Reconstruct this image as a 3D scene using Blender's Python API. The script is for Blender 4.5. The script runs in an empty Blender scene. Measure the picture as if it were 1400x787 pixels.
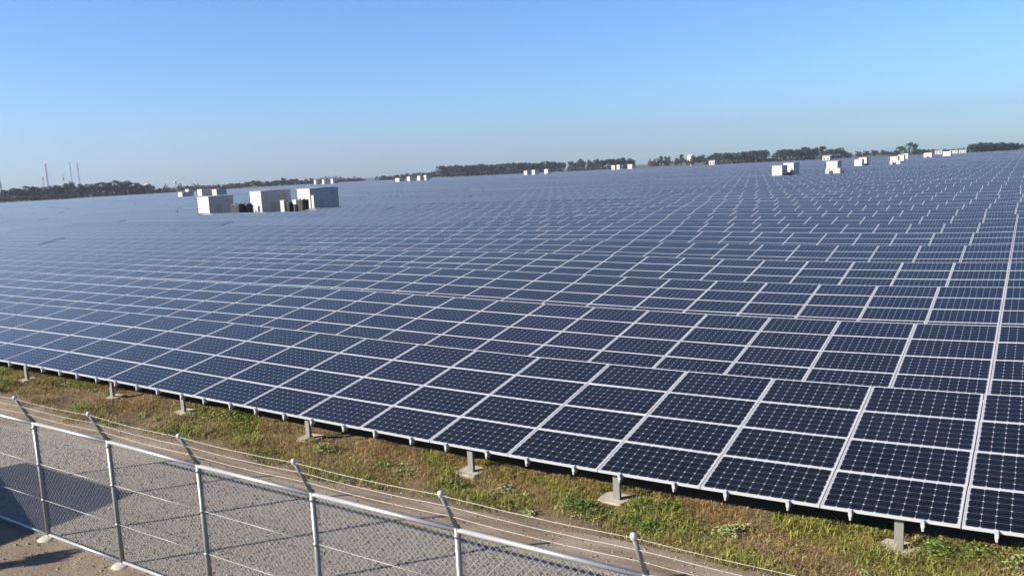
import bpy, math, random
import numpy as np
from mathutils import Vector, Matrix

R = math.radians
random.seed(7)
RNG = np.random.default_rng(7)
S = bpy.context.scene
COL = S.collection

# ------------------------------------------------------------------ camera
CAM_LOC = Vector((0.7514, -10.9952, 4.5833))
CR = Vector((0.83897258, 0.54205352, -0.04798957))      # right
CU = Vector((-0.03629399, 0.14372936, 0.98895127))      # up
CD = Vector((-0.54296202, 0.82796127, -0.14025828))     # forward
cam = bpy.data.cameras.new('camera')
cam.sensor_width = 36.0
cam.lens = 1129.67 / 1400 * 36
cam.clip_start = 0.1
cam.clip_end = 60000
cam_o = bpy.data.objects.new('camera', cam)
COL.objects.link(cam_o)
m = Matrix((CR, CU, -CD)).transposed().to_4x4()
m.translation = CAM_LOC
cam_o.matrix_world = m
S.camera = cam_o

# ------------------------------------------------------------------ light
SUN_EL = R(25.4)
SUN_TO = Vector((-1.37, -1.60, 0)).normalized() * math.cos(SUN_EL) + Vector((0, 0, math.sin(SUN_EL)))
sun = bpy.data.lights.new('sun', 'SUN')
sun.energy = 5.0
sun.angle = R(0.53)
sun.color = (1.0, 0.90, 0.76)
sun_o = bpy.data.objects.new('sun', sun)
COL.objects.link(sun_o)
sun_o.rotation_euler = SUN_TO.to_track_quat('Z', 'Y').to_euler()
sun_o.location = (-40, -50, 40)

W = bpy.data.worlds.new('World')
S.world = W
W.use_nodes = True
wt = W.node_tree
sky = wt.nodes.new('ShaderNodeTexSky')
sky.sky_type = 'NISHITA'
sky.sun_disc = False
sky.sun_elevation = SUN_EL
sky.sun_rotation = math.atan2(SUN_TO.x, SUN_TO.y)
sky.altitude = 0
sky.air_density = 1.0
sky.dust_density = 0.4
sky.ozone_density = 3.0
bg = wt.nodes['Background']
bg.inputs['Strength'].default_value = 0.05
wb = wt.nodes.new('ShaderNodeMix')          # the camera is balanced for the low warm sun
wb.data_type = 'RGBA'; wb.blend_type = 'MULTIPLY'
wb.inputs[0].default_value = 1.0
wb.inputs[7].default_value = (0.59, 0.89, 1.26, 1)
wt.links.new(sky.outputs[0], wb.inputs[6])
wt.links.new(wb.outputs[2], bg.inputs['Color'])
S.view_settings.view_transform = 'Standard'
S.view_settings.look = 'None'
S.view_settings.exposure = 1.70
S.view_settings.gamma = 1.0
S.view_settings.use_curve_mapping = False

# ------------------------------------------------------------------ helpers
GZ = -0.55            # ground level (z = 0 is the lower edge of the front panels)


def terr(x):
    """gentle settlement of the reclaimed ground along the rows"""
    x = max(-24.0, min(1.67, x))
    return 0.034 * x + 0.00335 * x * x + 0.0000754 * x ** 3


def tag(o, label=None, cat=None, group=None, kind=None):
    if label: o['label'] = label
    if cat: o['category'] = cat
    if group: o['group'] = group
    if kind: o['kind'] = kind
    return o


def empty(name, loc, rz=0.0):
    o = bpy.data.objects.new(name, None)
    o.empty_display_size = 0.3
    COL.objects.link(o)
    o.location = loc
    o.rotation_euler = (0, 0, rz)
    return o


class MB:
    """collects shapes into one mesh"""

    def __init__(s):
        s.v = []; s.f = []; s.uv = []; s.mi = []; s.sm = []

    def face(s, pts, mi=0, uv=None, smooth=False):
        b = len(s.v)
        s.v += [tuple(p) for p in pts]
        s.f.append(tuple(range(b, b + len(pts))))
        s.uv.append(uv or [(0.5, 0.5)] * len(pts))
        s.mi.append(mi); s.sm.append(smooth)

    def box(s, lo, hi, mi=0, M=None, top_uv=None, top_mi=None):
        x0, y0, z0 = lo; x1, y1, z1 = hi
        P = [Vector(p) for p in ((x0, y0, z0), (x1, y0, z0), (x1, y1, z0), (x0, y1, z0),
                                 (x0, y0, z1), (x1, y0, z1), (x1, y1, z1), (x0, y1, z1))]
        if M is not None: P = [M @ p for p in P]
        for k, q in enumerate(((3, 2, 1, 0), (4, 5, 6, 7), (0, 1, 5, 4), (1, 2, 6, 5), (2, 3, 7, 6), (3, 0, 4, 7))):
            if k == 1 and top_mi is not None:
                s.face([P[i] for i in q], top_mi, top_uv)
            else:
                s.face([P[i] for i in q], mi)

    def tube(s, a, b, r, n=8, r2=None, mi=0, caps=True, smooth=True):
        a = Vector(a); b = Vector(b); r2 = r if r2 is None else r2
        d = (b - a).normalized()
        t = Vector((0, 0, 1)) if abs(d.z) < 0.9 else Vector((1, 0, 0))
        e1 = d.cross(t).normalized(); e2 = d.cross(e1)
        base = len(s.v)
        for i in range(n):
            c, q = math.cos(2 * math.pi * i / n), math.sin(2 * math.pi * i / n)
            s.v.append(tuple(a + (e1 * c + e2 * q) * r)); s.v.append(tuple(b + (e1 * c + e2 * q) * r2))
        for i in range(n):
            j = (i + 1) % n
            s.f.append((base + 2 * i, base + 2 * i + 1, base + 2 * j + 1, base + 2 * j))
            s.uv.append([(.5, .5)] * 4); s.mi.append(mi); s.sm.append(smooth)
        if caps:
            s.f.append(tuple(base + 2 * i for i in range(n))); s.uv.append([(.5, .5)] * n); s.mi.append(mi); s.sm.append(False)
            s.f.append(tuple(base + 2 * i + 1 for i in reversed(range(n)))); s.uv.append([(.5, .5)] * n); s.mi.append(mi); s.sm.append(False)

    def path(s, pts, r, n=6, mi=0):
        for a, b in zip(pts[:-1], pts[1:]): s.tube(a, b, r, n, mi=mi, caps=False)

    def lathe(s, prof, c=(0, 0, 0), n=12, mi=0, M=None):
        base = len(s.v); c = Vector(c)
        for (r, z) in prof:
            for i in range(n):
                p = Vector((r * math.cos(2 * math.pi * i / n), r * math.sin(2 * math.pi * i / n), z))
                if M is not None: p = M @ p
                s.v.append(tuple(p + c))
        for k in range(len(prof) - 1):
            for i in range(n):
                j = (i + 1) % n
                s.f.append((base + k * n + i, base + k * n + j, base + (k + 1) * n + j, base + (k + 1) * n + i))
                s.uv.append([(.5, .5)] * 4); s.mi.append(mi); s.sm.append(True)
        s.f.append(tuple(base + (len(prof) - 1) * n + i for i in range(n))); s.uv.append([(.5, .5)] * n); s.mi.append(mi); s.sm.append(True)

    def mesh(s, name, mats):
        me = bpy.data.meshes.new(name)
        me.from_pydata(s.v, [], s.f)
        ul = me.uv_layers.new(name='UVMap')
        ul.data.foreach_set('uv', np.array([c for f in s.uv for c in f], dtype=np.float32).ravel())
        me.polygons.foreach_set('material_index', np.array(s.mi, dtype=np.int32))
        me.polygons.foreach_set('use_smooth', np.array(s.sm, dtype=bool))
        for mt in (mats if isinstance(mats, (list, tuple)) else [mats]): me.materials.append(mt)
        me.update()
        return me

    def build(s, name, mats, parent=None, loc=None):
        o = bpy.data.objects.new(name, s.mesh(name, mats))
        COL.objects.link(o)
        if parent: o.parent = parent
        if loc is not None: o.location = loc
        return o


def raw_obj(name, V, F, mat, parent=None, attr=None):
    """mesh from numpy arrays; all faces of equal length"""
    me = bpy.data.meshes.new(name)
    n, k = F.shape
    me.vertices.add(len(V)); me.loops.add(n * k); me.polygons.add(n)
    me.vertices.foreach_set('co', np.asarray(V, dtype=np.float32).ravel())
    me.loops.foreach_set('vertex_index', F.astype(np.int32).ravel())
    me.polygons.foreach_set('loop_start', np.arange(0, n * k, k, dtype=np.int32))
    if attr is not None:
        a = me.attributes.new('tint', 'FLOAT', 'FACE')
        a.data.foreach_set('value', attr.astype(np.float32))
    me.materials.append(mat)
    me.update(); me.validate()
    o = bpy.data.objects.new(name, me)
    COL.objects.link(o)
    if parent: o.parent = parent
    return o


def copy_tree(o, parent=None):
    c = o.copy()
    COL.objects.link(c)
    c.parent = parent
    for ch in o.children: copy_tree(ch, c)
    return c


def hor(px): return 242.6 - 0.0478 * (px - 510)


def level(px):
    """level viewing direction towards column px of the skyline"""
    return CD + CR * ((px - 700) / 1129.67) + CU * ((393.5 - hor(px)) / 1129.67)


def pixel_ground(px, D):
    """world x, y along the level direction at column px, at depth D"""
    v = level(px)
    return CAM_LOC.x + v.x * D, CAM_LOC.y + v.y * D


def z_at(px, y, D): return CAM_LOC.z - (y - hor(px)) * D / 1129.67


# ------------------------------------------------------------------ materials
ALB = 0.72


class N:
    def __init__(s, name):
        s.m = bpy.data.materials.new(name); s.m.use_nodes = True
        s.t = s.m.node_tree; s.b = s.t.nodes['Principled BSDF']

    def nd(s, typ, **kw):
        n = s.t.nodes.new(typ)
        for k, v in kw.items(): setattr(n, k, v)
        return n

    def put(s, sock, v):
        if isinstance(v, bpy.types.NodeSocket): s.t.links.new(v, sock)
        else:
            if isinstance(v, tuple) and len(v) == 3 and sock.type == 'RGBA': v = (v[0] * ALB, v[1] * ALB, v[2] * ALB, 1)
            sock.default_value = v

    def ma(s, op, a, b=None, c=None):
        n = s.nd('ShaderNodeMath', operation=op)
        for i, v in enumerate((a, b, c)):
            if v is not None: s.put(n.inputs[i], v)
        return n.outputs[0]

    def mix(s, f, a, b, blend='MIX'):
        n = s.nd('ShaderNodeMix', data_type='RGBA', blend_type=blend)
        s.put(n.inputs[0], f); s.put(n.inputs[6], a); s.put(n.inputs[7], b)
        return n.outputs[2]

    def noise(s, vec, scale, detail=4, rough=0.55):
        n = s.nd('ShaderNodeTexNoise'); s.t.links.new(vec, n.inputs['Vector'])
        n.inputs['Scale'].default_value = scale; n.inputs['Detail'].default_value = detail
        n.inputs['Roughness'].default_value = rough
        return n.outputs['Fac']

    def ramp(s, f, stops):
        n = s.nd('ShaderNodeValToRGB'); s.t.links.new(f, n.inputs[0])
        e = n.color_ramp.elements
        while len(e) < len(stops): e.new(0.5)
        for q, (p, c) in zip(e, stops): q.position = p; q.color = (c[0] * ALB, c[1] * ALB, c[2] * ALB, 1)
        return n.outputs[0]

    def bump(s, h, strength=0.3, dist=0.02):
        n = s.nd('ShaderNodeBump'); n.inputs['Strength'].default_value = strength; n.inputs['Distance'].default_value = dist
        s.t.links.new(h, n.inputs['Height']); s.t.links.new(n.outputs[0], s.b.inputs['Normal'])

    def geo(s): return s.nd('ShaderNodeNewGeometry').outputs['Position']
    def obj(s): return s.nd('ShaderNodeTexCoord').outputs['Object']

    def set(s, **kw):
        for k, v in kw.items(): s.put(s.b.inputs[k.replace('_', ' ')], v)
        return s.m


def plain(name, col, rough=0.6, metal=0.0, var=0.12, scale=6.0):
    n = N(name); f = n.noise(n.obj(), scale)
    a = tuple(c * (1 - var) for c in col); b = tuple(min(1, c * (1 + var)) for c in col)
    return n.set(Base_Color=n.mix(f, a, b), Roughness=rough, Metallic=metal)


def cells_material():
    n = N('photovoltaic_cells')
    uv = n.nd('ShaderNodeUVMap').outputs[0]
    sep = n.nd('ShaderNodeSeparateXYZ'); n.t.links.new(uv, sep.inputs[0])
    U, V = sep.outputs[0], sep.outputs[1]
    ux = n.ma('MULTIPLY', n.ma('SUBTRACT', n.ma('FRACT', U), 0.5), 1.66)
    vy = n.ma('MULTIPLY', n.ma('SUBTRACT', n.ma('FRACT', V), 0.5), 0.985)
    ax, ay = n.ma('ABSOLUTE', ux), n.ma('ABSOLUTE', vy)
    inside = n.ma('MULTIPLY', n.ma('LESS_THAN', ax, 0.799), n.ma('LESS_THAN', ay, 0.4690))
    du = n.ma('PINGPONG', n.ma('ADD', ux, 1.59), 0.0795)
    dv = n.ma('PINGPONG', n.ma('ADD', vy, 0.924), 0.077)
    line = n.ma('MAXIMUM', n.ma('LESS_THAN', du, 0.0019), n.ma('LESS_THAN', dv, 0.0017))
    dia = n.ma('LESS_THAN', n.ma('ADD', du, dv), 0.0168)
    bus = n.ma('LESS_THAN', n.ma('ABSOLUTE', n.ma('SUBTRACT', dv, 0.038)), 0.0011)
    gap = n.ma('MAXIMUM', n.ma('GREATER_THAN', ax, 0.8235), n.ma('GREATER_THAN', ay, 0.4895))
    # per-module tint: integer part of the UV and the object's own random number
    wn = n.nd('ShaderNodeTexWhiteNoise', noise_dimensions='3D')
    cmb = n.nd('ShaderNodeCombineXYZ')
    n.put(cmb.inputs[0], n.ma('FLOOR', U)); n.put(cmb.inputs[1], n.ma('FLOOR', V))
    n.put(cmb.inputs[2], n.ma('MULTIPLY', n.nd('ShaderNodeObjectInfo').outputs['Random'], 97.0))
    n.t.links.new(cmb.outputs[0], wn.inputs['Vector'])
    cell = n.ramp(wn.outputs['Value'], [(0.0, (0.0030, 0.0030, 0.0016)), (0.25, (0.0030, 0.0026, 0.0026)),
                                        (0.6, (0.0034, 0.0026, 0.0042)), (1.0, (0.0052, 0.0032, 0.0066))])
    dust = n.noise(n.geo(), 0.9, 5, 0.65)
    cell = n.mix(n.ma('MULTIPLY', n.ma('SUBTRACT', dust, 0.42), 0.035), cell, (0.22, 0.20, 0.17))
    c = n.mix(n.ma('MULTIPLY', bus, 0.35), cell, (0.18, 0.19, 0.21))
    c = n.mix(line, c, (0.17, 0.18, 0.21))
    c = n.mix(dia, c, (0.36, 0.37, 0.40))
    c = n.mix(inside, (0.42, 0.43, 0.45), c)
    c = n.mix(gap, c, (0.03, 0.03, 0.035))
    rough = n.ma('ADD', n.ma('MULTIPLY', wn.outputs['Value'], 0.03), 0.22)
    return n.set(Base_Color=c, Roughness=rough, IOR=1.385, Sheen_Weight=1.0, Sheen_Roughness=0.187, Sheen_Tint=(1.40, 1.32, 1.08))


M_CELL = cells_material()
M_ALU = plain('anodised_aluminium', (0.52, 0.53, 0.55), 0.38, 0.25, 0.06)
M_GALV = plain('galvanised_steel', (0.25, 0.25, 0.245), 0.45, 0.4, 0.2, 25)
M_RAIL = plain('toplit_galvanised_tube', (0.42, 0.43, 0.44), 0.36, 0.5, 0.1, 15)  # same steel as the posts; light from above put into the colour
M_WIRE = plain('galvanised_wire', (0.46, 0.455, 0.44), 0.45, 0.3, 0.1, 20)
M_BARB = plain('barbed_wire_steel', (0.48, 0.45, 0.40), 0.5, 0.25, 0.15, 20)
M_CONC = plain('pale_concrete', (0.38, 0.35, 0.30), 0.9, 0, 0.2, 5)
M_HUT = plain('cream_painted_steel', (0.48, 0.47, 0.425), 0.5, 0, 0.03, 2)
M_HUTR = plain('pale_roof_sheet', (0.42, 0.42, 0.41), 0.45, 0, 0.05, 2)
M_DARK = plain('dark_grey_louvre', (0.035, 0.038, 0.042), 0.5, 0, 0.3, 8)
M_GREY = plain('grey_cabinet_paint', (0.36, 0.37, 0.37), 0.5, 0, 0.05, 3)
M_STACK = plain('pale_stack_paint', (0.25, 0.36, 0.48), 0.7, 0, 0.05, 0.1)
M_RED = plain('red_tower_paint', (0.34, 0.14, 0.12), 0.6, 0, 0.05, 0.1)
M_WHITE = plain('white_paint', (0.38, 0.38, 0.365), 0.6, 0, 0.05, 0.2)
M_WALLY = plain('yellow_render', (0.75, 0.66, 0.42), 0.8, 0, 0.05, 0.3)
M_BARK = plain('bark', (0.10, 0.075, 0.055), 0.9, 0, 0.3, 3)
M_BOARD = plain('board_paint', (0.35, 0.38, 0.42), 0.6, 0, 0.1, 3)


def foliage(name, stops):
    n = N(name)
    a = n.nd('ShaderNodeAttribute', attribute_name='tint')
    oi = n.nd('ShaderNodeObjectInfo').outputs['Random']
    f = n.ma('ADD', n.ma('MULTIPLY', a.outputs['Fac'], 0.8), n.ma('MULTIPLY', oi, 0.2))
    return n.set(Base_Color=n.ramp(f, stops), Roughness=0.75, Specular_IOR_Level=0.2)


M_PINE = foliage('pine_needles', [(0, (0.012, 0.028, 0.018)), (0.6, (0.020, 0.046, 0.024)), (1, (0.040, 0.072, 0.034))])
M_LEAF = foliage('broad_leaves', [(0, (0.022, 0.042, 0.016)), (0.6, (0.042, 0.072, 0.025)), (1, (0.075, 0.100, 0.040))])
M_RUST = foliage('autumn_leaves', [(0, (0.06, 0.040, 0.024)), (0.6, (0.11, 0.068, 0.035)), (1, (0.16, 0.105, 0.055))])
M_DRY = foliage('dry_grass_blades', [(0, (0.13, 0.075, 0.033)), (0.45, (0.26, 0.165, 0.070)), (0.8, (0.39, 0.29, 0.13)), (1, (0.60, 0.51, 0.30))])
M_GRASS = foliage('green_grass_blades', [(0, (0.075, 0.10, 0.020)), (0.5, (0.19, 0.20, 0.040)), (1, (0.36, 0.34, 0.09))])
M_WEED = foliage('weed_leaves', [(0, (0.030, 0.070, 0.012)), (0.5, (0.075, 0.145, 0.025)), (1, (0.15, 0.23, 0.05))])
M_SAGE = foliage('pale_weed_leaves', [(0, (0.10, 0.13, 0.05)), (0.5, (0.22, 0.25, 0.10)), (1, (0.40, 0.41, 0.18))])


def ground_material():
    n = N('soil')
    p = n.geo()
    big = n.noise(p, 0.35, 3); mid = n.noise(p, 1.7, 5, 0.6); fine = n.noise(p, 28, 4, 0.7)
    c = n.ramp(mid, [(0.25, (0.16, 0.118, 0.080)), (0.5, (0.24, 0.185, 0.130)), (0.75, (0.32, 0.255, 0.185))])
    c = n.mix(n.ma('MULTIPLY', fine, 0.55), c, (0.11, 0.083, 0.058))
    c = n.mix(n.ma('MULTIPLY', big, 0.3), c, (0.27, 0.24, 0.195))
    sp = n.nd('ShaderNodeSeparateXYZ'); n.t.links.new(p, sp.inputs[0])
    lit = n.ma('MULTIPLY_ADD', n.ma('ADD', sp.outputs[1], n.ma('MULTIPLY', mid, 1.6)), 1.6, 0.75)      # dead plant litter in the verge
    lit = n.ma('MINIMUM', n.ma('MAXIMUM', lit, 0.0), 0.8)
    c = n.mix(lit, c, n.mix(fine, (0.20, 0.135, 0.075), (0.09, 0.062, 0.036)))
    far = n.ma('MAXIMUM', n.ma('GREATER_THAN', sp.outputs[1], 846.0), n.ma('LESS_THAN', n.ma('ADD', sp.outputs[0], n.ma('MULTIPLY', sp.outputs[1], 0.48)), -368.0))
    c = n.mix(far, c, n.mix(big, (0.055, 0.075, 0.032), (0.11, 0.12, 0.06)))      # meadow around the field
    n.bump(n.ma('ADD', fine, n.ma('MULTIPLY', mid, 2.0)), 0.7, 0.03)
    return n.set(Base_Color=c, Roughness=0.95, Specular_IOR_Level=0.1)


def gravel_material():
    n = N('crushed_gravel')
    p = n.geo()
    vo = n.nd('ShaderNodeTexVoronoi'); n.t.links.new(p, vo.inputs['Vector']); vo.inputs['Scale'].default_value = 52
    vo2 = n.nd('ShaderNodeTexVoronoi'); n.t.links.new(p, vo2.inputs['Vector']); vo2.inputs['Scale'].default_value = 90
    mid = n.noise(p, 0.8, 4)
    st = n.nd('ShaderNodeSeparateColor'); n.t.links.new(vo.outputs['Color'], st.inputs[0])
    c = n.ramp(st.outputs[0], [(0, (0.145, 0.128, 0.108)), (0.5, (0.24, 0.214, 0.185)), (1, (0.36, 0.327, 0.287))])
    c = n.mix(n.ma('MULTIPLY_ADD', mid, 3.3, -1.3), c, n.mix(0.4, c, (0.24, 0.195, 0.145)))
    h = n.ma('SUBTRACT', 1.0, n.ma('ADD', vo.outputs['Distance'], n.ma('MULTIPLY', vo2.outputs['Distance'], 0.4)))
    n.bump(h, 0.85, 0.018)
    return n.set(Base_Color=c, Roughness=0.9, Specular_IOR_Level=0.15)


def track_material():
    n = N('compacted_dirt')
    p = n.geo()
    mp = n.nd('ShaderNodeMapping'); n.t.links.new(p, mp.inputs[0]); mp.inputs['Scale'].default_value = (0.5, 2.2, 1)
    streak = n.noise(mp.outputs[0], 1.6, 5, 0.6); fine = n.noise(p, 45, 3, 0.7)
    c = n.ramp(streak, [(0.3, (0.15, 0.115, 0.080)), (0.5, (0.235, 0.185, 0.138)), (0.72, (0.35, 0.30, 0.245))])
    c = n.mix(n.ma('MULTIPLY', fine, 0.45), c, (0.13, 0.102, 0.078))
    n.bump(n.ma('ADD', fine, streak), 0.5, 0.02)
    return n.set(Base_Color=c, Roughness=0.95, Specular_IOR_Level=0.1)


M_SOIL, M_GRAVEL, M_TRACK = ground_material(), gravel_material(), track_material()


def stone_material():
    n = N('loose_stones')
    a = n.nd('ShaderNodeAttribute', attribute_name='tint')
    return n.set(Base_Color=n.ramp(a.outputs['Fac'], [(0, (0.08, 0.071, 0.062)), (0.6, (0.16, 0.145, 0.128)), (1, (0.28, 0.26, 0.235))]), Roughness=0.9)


M_STONE = stone_material()

# ------------------------------------------------------------------ ground, yard, track
def hump(x, y):
    return 0.05 * math.sin(x * 1.9 + 1.3 * math.sin(y * 2.1)) * math.sin(y * 2.7 + x * 0.6) + 0.03 * math.sin(x * 4.3 + y * 3.1)


def ground_z(x, y):
    w = max(0.0, min(1.0, (y + 2.0) / 1.2)); w = w * w * (3 - 2 * w)
    fade = 1.0 if y < 3 else 0.0
    return GZ + w * (terr(x) + 0.55 * hump(x, y) * fade) if y < 60 else GZ


def axis(lo, hi, step, far):
    a = list(np.arange(lo, hi + 1e-6, step))
    e = [hi + d for d in far]; s_ = [lo - d for d in reversed(far)]
    return s_ + a + e


gx = axis(-36, 8, 0.25, [1, 3, 8, 20, 60, 200, 700, 2500, 9000, 30000])
gy = axis(-3, 3, 0.2, [0.5, 3, 8, 20, 50, 57.4, 200, 700, 2500, 9000, 30000])
gv = np.array([(x, y, ground_z(x, y)) for y in gy for x in gx])
nx, ny = len(gx), len(gy)
gf = np.array([(j * nx + i, j * nx + i + 1, (j + 1) * nx + i + 1, (j + 1) * nx + i) for j in range(ny - 1) for i in range(nx - 1)])
g = raw_obj('ground', gv, gf, M_SOIL); tag(g, kind='structure')


def strip(name, x0, x1, ylo, yhi, z, mat, step=0.25, amp=0.12, seed=0):
    rr = np.random.default_rng(seed)
    xs = np.arange(x0, x1 + 1e-6, step)
    ph = rr.uniform(0, 6.28, 8)
    def wav(x, o): return sum(amp / (k + 1) * math.sin(x * (0.5 + 0.9 * k) + ph[(k + o) % 8]) for k in range(4))
    V = []; F = []
    for x in xs:
        V.append((x, ylo + (wav(x, 0) if ylo > -4.8 else 0), z)); V.append((x, yhi + wav(x, 3), z))
    for i in range(len(xs) - 1): F.append((2 * i, 2 * i + 2, 2 * i + 3, 2 * i + 1))
    o = raw_obj(name, np.array(V), np.array(F), mat); tag(o, kind='structure')
    return o


strip('dirt_track', -60, 12, -3.0, -1.35, GZ + 0.004, M_TRACK, amp=0.10, seed=3)
strip('gravel_yard', -60, 12, -5.03, -2.02, GZ + 0.008, M_GRAVEL, amp=0.10, seed=5)

# loose stones over the gravel yard, the track and the bare soil outside the fence
def stones(name, n, xr, yr, smin, smax, z, label, cat):
    t = np.array([(1, 0, -.3), (-.5, .87, -.3), (-.5, -.87, -.3), (.5, .3, .5), (-.4, .5, .45), (-.2, -.6, .55)])
    tf = np.array([(0, 1, 3), (1, 4, 3), (1, 2, 4), (2, 5, 4), (2, 0, 5), (0, 3, 5), (3, 4, 5)])
    c = np.stack([RNG.uniform(*xr, n), RNG.uniform(*yr, n), np.full(n, z)], 1)
    s = smin + (smax - smin) * RNG.random(n) ** 3
    a = RNG.uniform(0, 6.28, n)
    V = np.empty((n, 6, 3))
    jit = 1 + 0.35 * RNG.uniform(-1, 1, (n, 6, 3))
    P = t[None] * jit * s[:, None, None]
    V[:, :, 0] = P[:, :, 0] * np.cos(a)[:, None] - P[:, :, 1] * np.sin(a)[:, None] + c[:, None, 0]
    V[:, :, 1] = P[:, :, 0] * np.sin(a)[:, None] + P[:, :, 1] * np.cos(a)[:, None] + c[:, None, 1]
    V[:, :, 2] = P[:, :, 2] * 0.8 + c[:, None, 2]
    F = (tf[None] + (np.arange(n) * 6)[:, None, None]).reshape(-1, 3)
    o = raw_obj(name, V.reshape(-1, 3), F, M_STONE, attr=np.repeat(RNG.random(n), len(tf)))
    return tag(o, label, cat, kind='stuff')


stones('loose_gravel', 26000, (-24, -1), (-5.0, -2.35), 0.006, 0.026, GZ + 0.010, 'loose grey gravel stones spread inside the wire fence', 'gravel')
stones('pebbles', 2600, (-24, 3), (-2.6, -1.1), 0.006, 0.028, GZ + 0.006, 'scattered pebbles along the brown dirt track', 'pebbles')
stones('soil_clods', 1500, (-16, -4), (-7.5, -5.1), 0.006, 0.03, GZ + 0.006, 'small clods and stones on bare soil outside the fence', 'clods')

# ------------------------------------------------------------------ huts and their equipment (positions first: the rows leave room for them)
def hut_frame(pl, pm, pr, ytop, D):
    """south-east corner, width to the west, length to the north, height"""
    x, y = pixel_ground(pm, D)
    v = level(pl); t = (y - CAM_LOC.y) / v.y; wx = x - (CAM_LOC.x + v.x * t)
    v = level(pr); t = (x - CAM_LOC.x) / v.x; ln = CAM_LOC.y + v.y * t - y
    return x, y, wx, ln, z_at(pm, ytop, D) - GZ


HUTS = [  # pl, pm, pr, ytop, depth, label
    (268, 283, 317, 268.5, 122, 'lowest cream hut, leftmost of the three large huts standing among panels'),
    (340, 355, 396, 261, 120, 'tall cream hut standing in the middle of the three large huts'),
    (405, 422, 461, 257.5, 121, 'tall cream hut at right end of the three large huts'),
    (242.5, 248, 260, 262.5, 325, 'small white hut nearest the front of the cluster behind the large huts'),
    (253, 257, 264, 258.5, 345, 'small white hut standing between two others behind the large huts'),
    (269, 275, 289, 258.5, 330, 'small white hut with dark units behind the lowest large hut'),
    (289, 295, 309, 258.5, 328, 'small white hut with long grey side behind the lowest large hut, rightmost there'),
    (429, 431.7, 437, 246, 760, 'tiny white hut at far left of the trio before the rusty wood'),
    (440, 443, 450, 245.3, 760, 'tiny white hut in middle of the trio before the rusty wood'),
    (452, 455, 462, 244.5, 760, 'tiny white hut at right of the trio before the rusty wood'),
    (540, 545.5, 553, 243.5, 590, 'white hut lowest and leftmost before the low green bank'),
    (556, 560, 570, 241.5, 600, 'white hut with grey side second from left before the low green bank'),
    (570, 574, 578, 240.5, 600, 'narrow white hut third from left before the low green bank'),
    (579, 582.5, 588, 239.5, 600, 'white hut with grey side right of the narrow one before the low green bank'),
    (716, 720.5, 726, 233.5, 640, 'white far hut left of its neighbours before the long pine belt'),
    (727, 731, 737, 232.5, 650, 'white far hut between two neighbours before the long pine belt'),
    (744, 749, 752, 231.5, 650, 'white far hut right of its neighbours before the long pine belt'),
    (836, 840.5, 842, 226.5, 800, 'pale far hut at left of the three before rounded pines'),
    (843, 847, 849, 225.5, 810, 'pale far hut in the middle of the three before rounded pines'),
    (858, 864, 866, 224.8, 800, 'pale far hut at right of the three before rounded pines'),
    (1056, 1069, 1076.5, 226.5, 184, 'lower cream hut in front of a taller one, right half of the field'),
    (1071, 1085, 1093, 222.8, 192, 'taller cream hut behind the lower one, right half of the field'),
    (1130, 1145, 1150.7, 220.5, 180, 'lone cream hut with cooling units before its face'),
    (1168, 1178.6, 1181.5, 218.2, 272, 'shorter cream hut of the pair right of the lone hut'),
    (1174, 1185, 1188.6, 215.5, 282, 'taller cream hut of the pair right of the lone hut'),
    (1217, 1228, 1230, 214.2, 268, 'nearest cream hut of the three in line at right'),
    (1228, 1236, 1238, 212, 345, 'middle cream hut of the three in line at right'),
    (1236, 1241.5, 1243, 210.3, 425, 'farthest cream hut of the three in line at right'),
    (1263, 1274, 1276, 209.3, 460, 'cream hut left of the pair before low pale buildings'),
    (1289, 1300, 1302, 207.3, 490, 'cream hut right of the pair before low pale buildings'),
]
FR = [hut_frame(*h[:5]) for h in HUTS]
CLEAR = []
for k, (x, y, w, l, h) in enumerate(FR):
    l = max(2.5, min(l, 6.5)); w = max(2.2, min(w, 6.0)); FR[k] = (x, y, w, l, h)
    CLEAR.append((x - w - 1.4, x + 1.4, y - 0.6, y + l + 0.6))
CLEAR.append((-108, -86, 64.5, 80))      # the clearing of the three large huts

# ------------------------------------------------------------------ solar rows
PW, PV, TILT = 1.67, 0.9877, R(9.871)
CT, ST = math.cos(TILT), math.sin(TILT)
PITCH, DRIFT = 5.986, -0.121
ROT_T = Matrix.Rotation(TILT, 4, 'X')


def mod_matrix(cx, s):
    """pose of a module centre at row coordinate cx, slope distance s"""
    sl = (terr(cx + 0.4) - terr(cx - 0.4)) / 0.8
    return Matrix.Translation((cx, s * CT, s * ST + terr(cx) - GZ)) @ Matrix.Rotation(-math.atan(sl), 4, 'Y') @ ROT_T


HW, HV = 0.8275, 0.4895
mb = MB(); mb.box((-HW, -HV, -0.038), (HW, HV, -0.003), 1, top_uv=[(0, 0), (1, 0), (1, 1), (0, 1)], top_mi=0)
ME_MOD = mb.mesh('solar_module', [M_CELL, M_ALU])
mb = MB()
fw = 0.015
mb.box((-HW - .001, -HV - .001, -0.040), (HW + .001, -HV + fw, 0.0)); mb.box((-HW - .001, HV - fw, -0.040), (HW + .001, HV + .001, 0.0))
mb.box((-HW - .001, -HV + fw, -0.040), (-HW + fw, HV - fw, 0.0)); mb.box((HW - fw, -HV + fw, -0.040), (HW + .001, HV - fw, 0.0))
ME_FRAME = mb.mesh('module_frame', [M_ALU])

mb = MB()   # rail with a hooked end bracket at the lower edge
mb.box((-0.022, -0.02, -0.105), (0.022, 3.93, -0.045))
mb.box((-0.022, -0.042, -0.075), (0.022, -0.018, 0.008)); mb.box((-0.022, -0.05, 0.003), (0.022, 0.010, 0.010))
mb.box((-0.012, -0.055, -0.125), (0.012, -0.03, -0.075)); mb.box((-0.018, -0.03, -0.13), (0.018, 0.05, -0.106))
ME_RAIL = mb.mesh('rail', [M_ALU])


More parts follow.
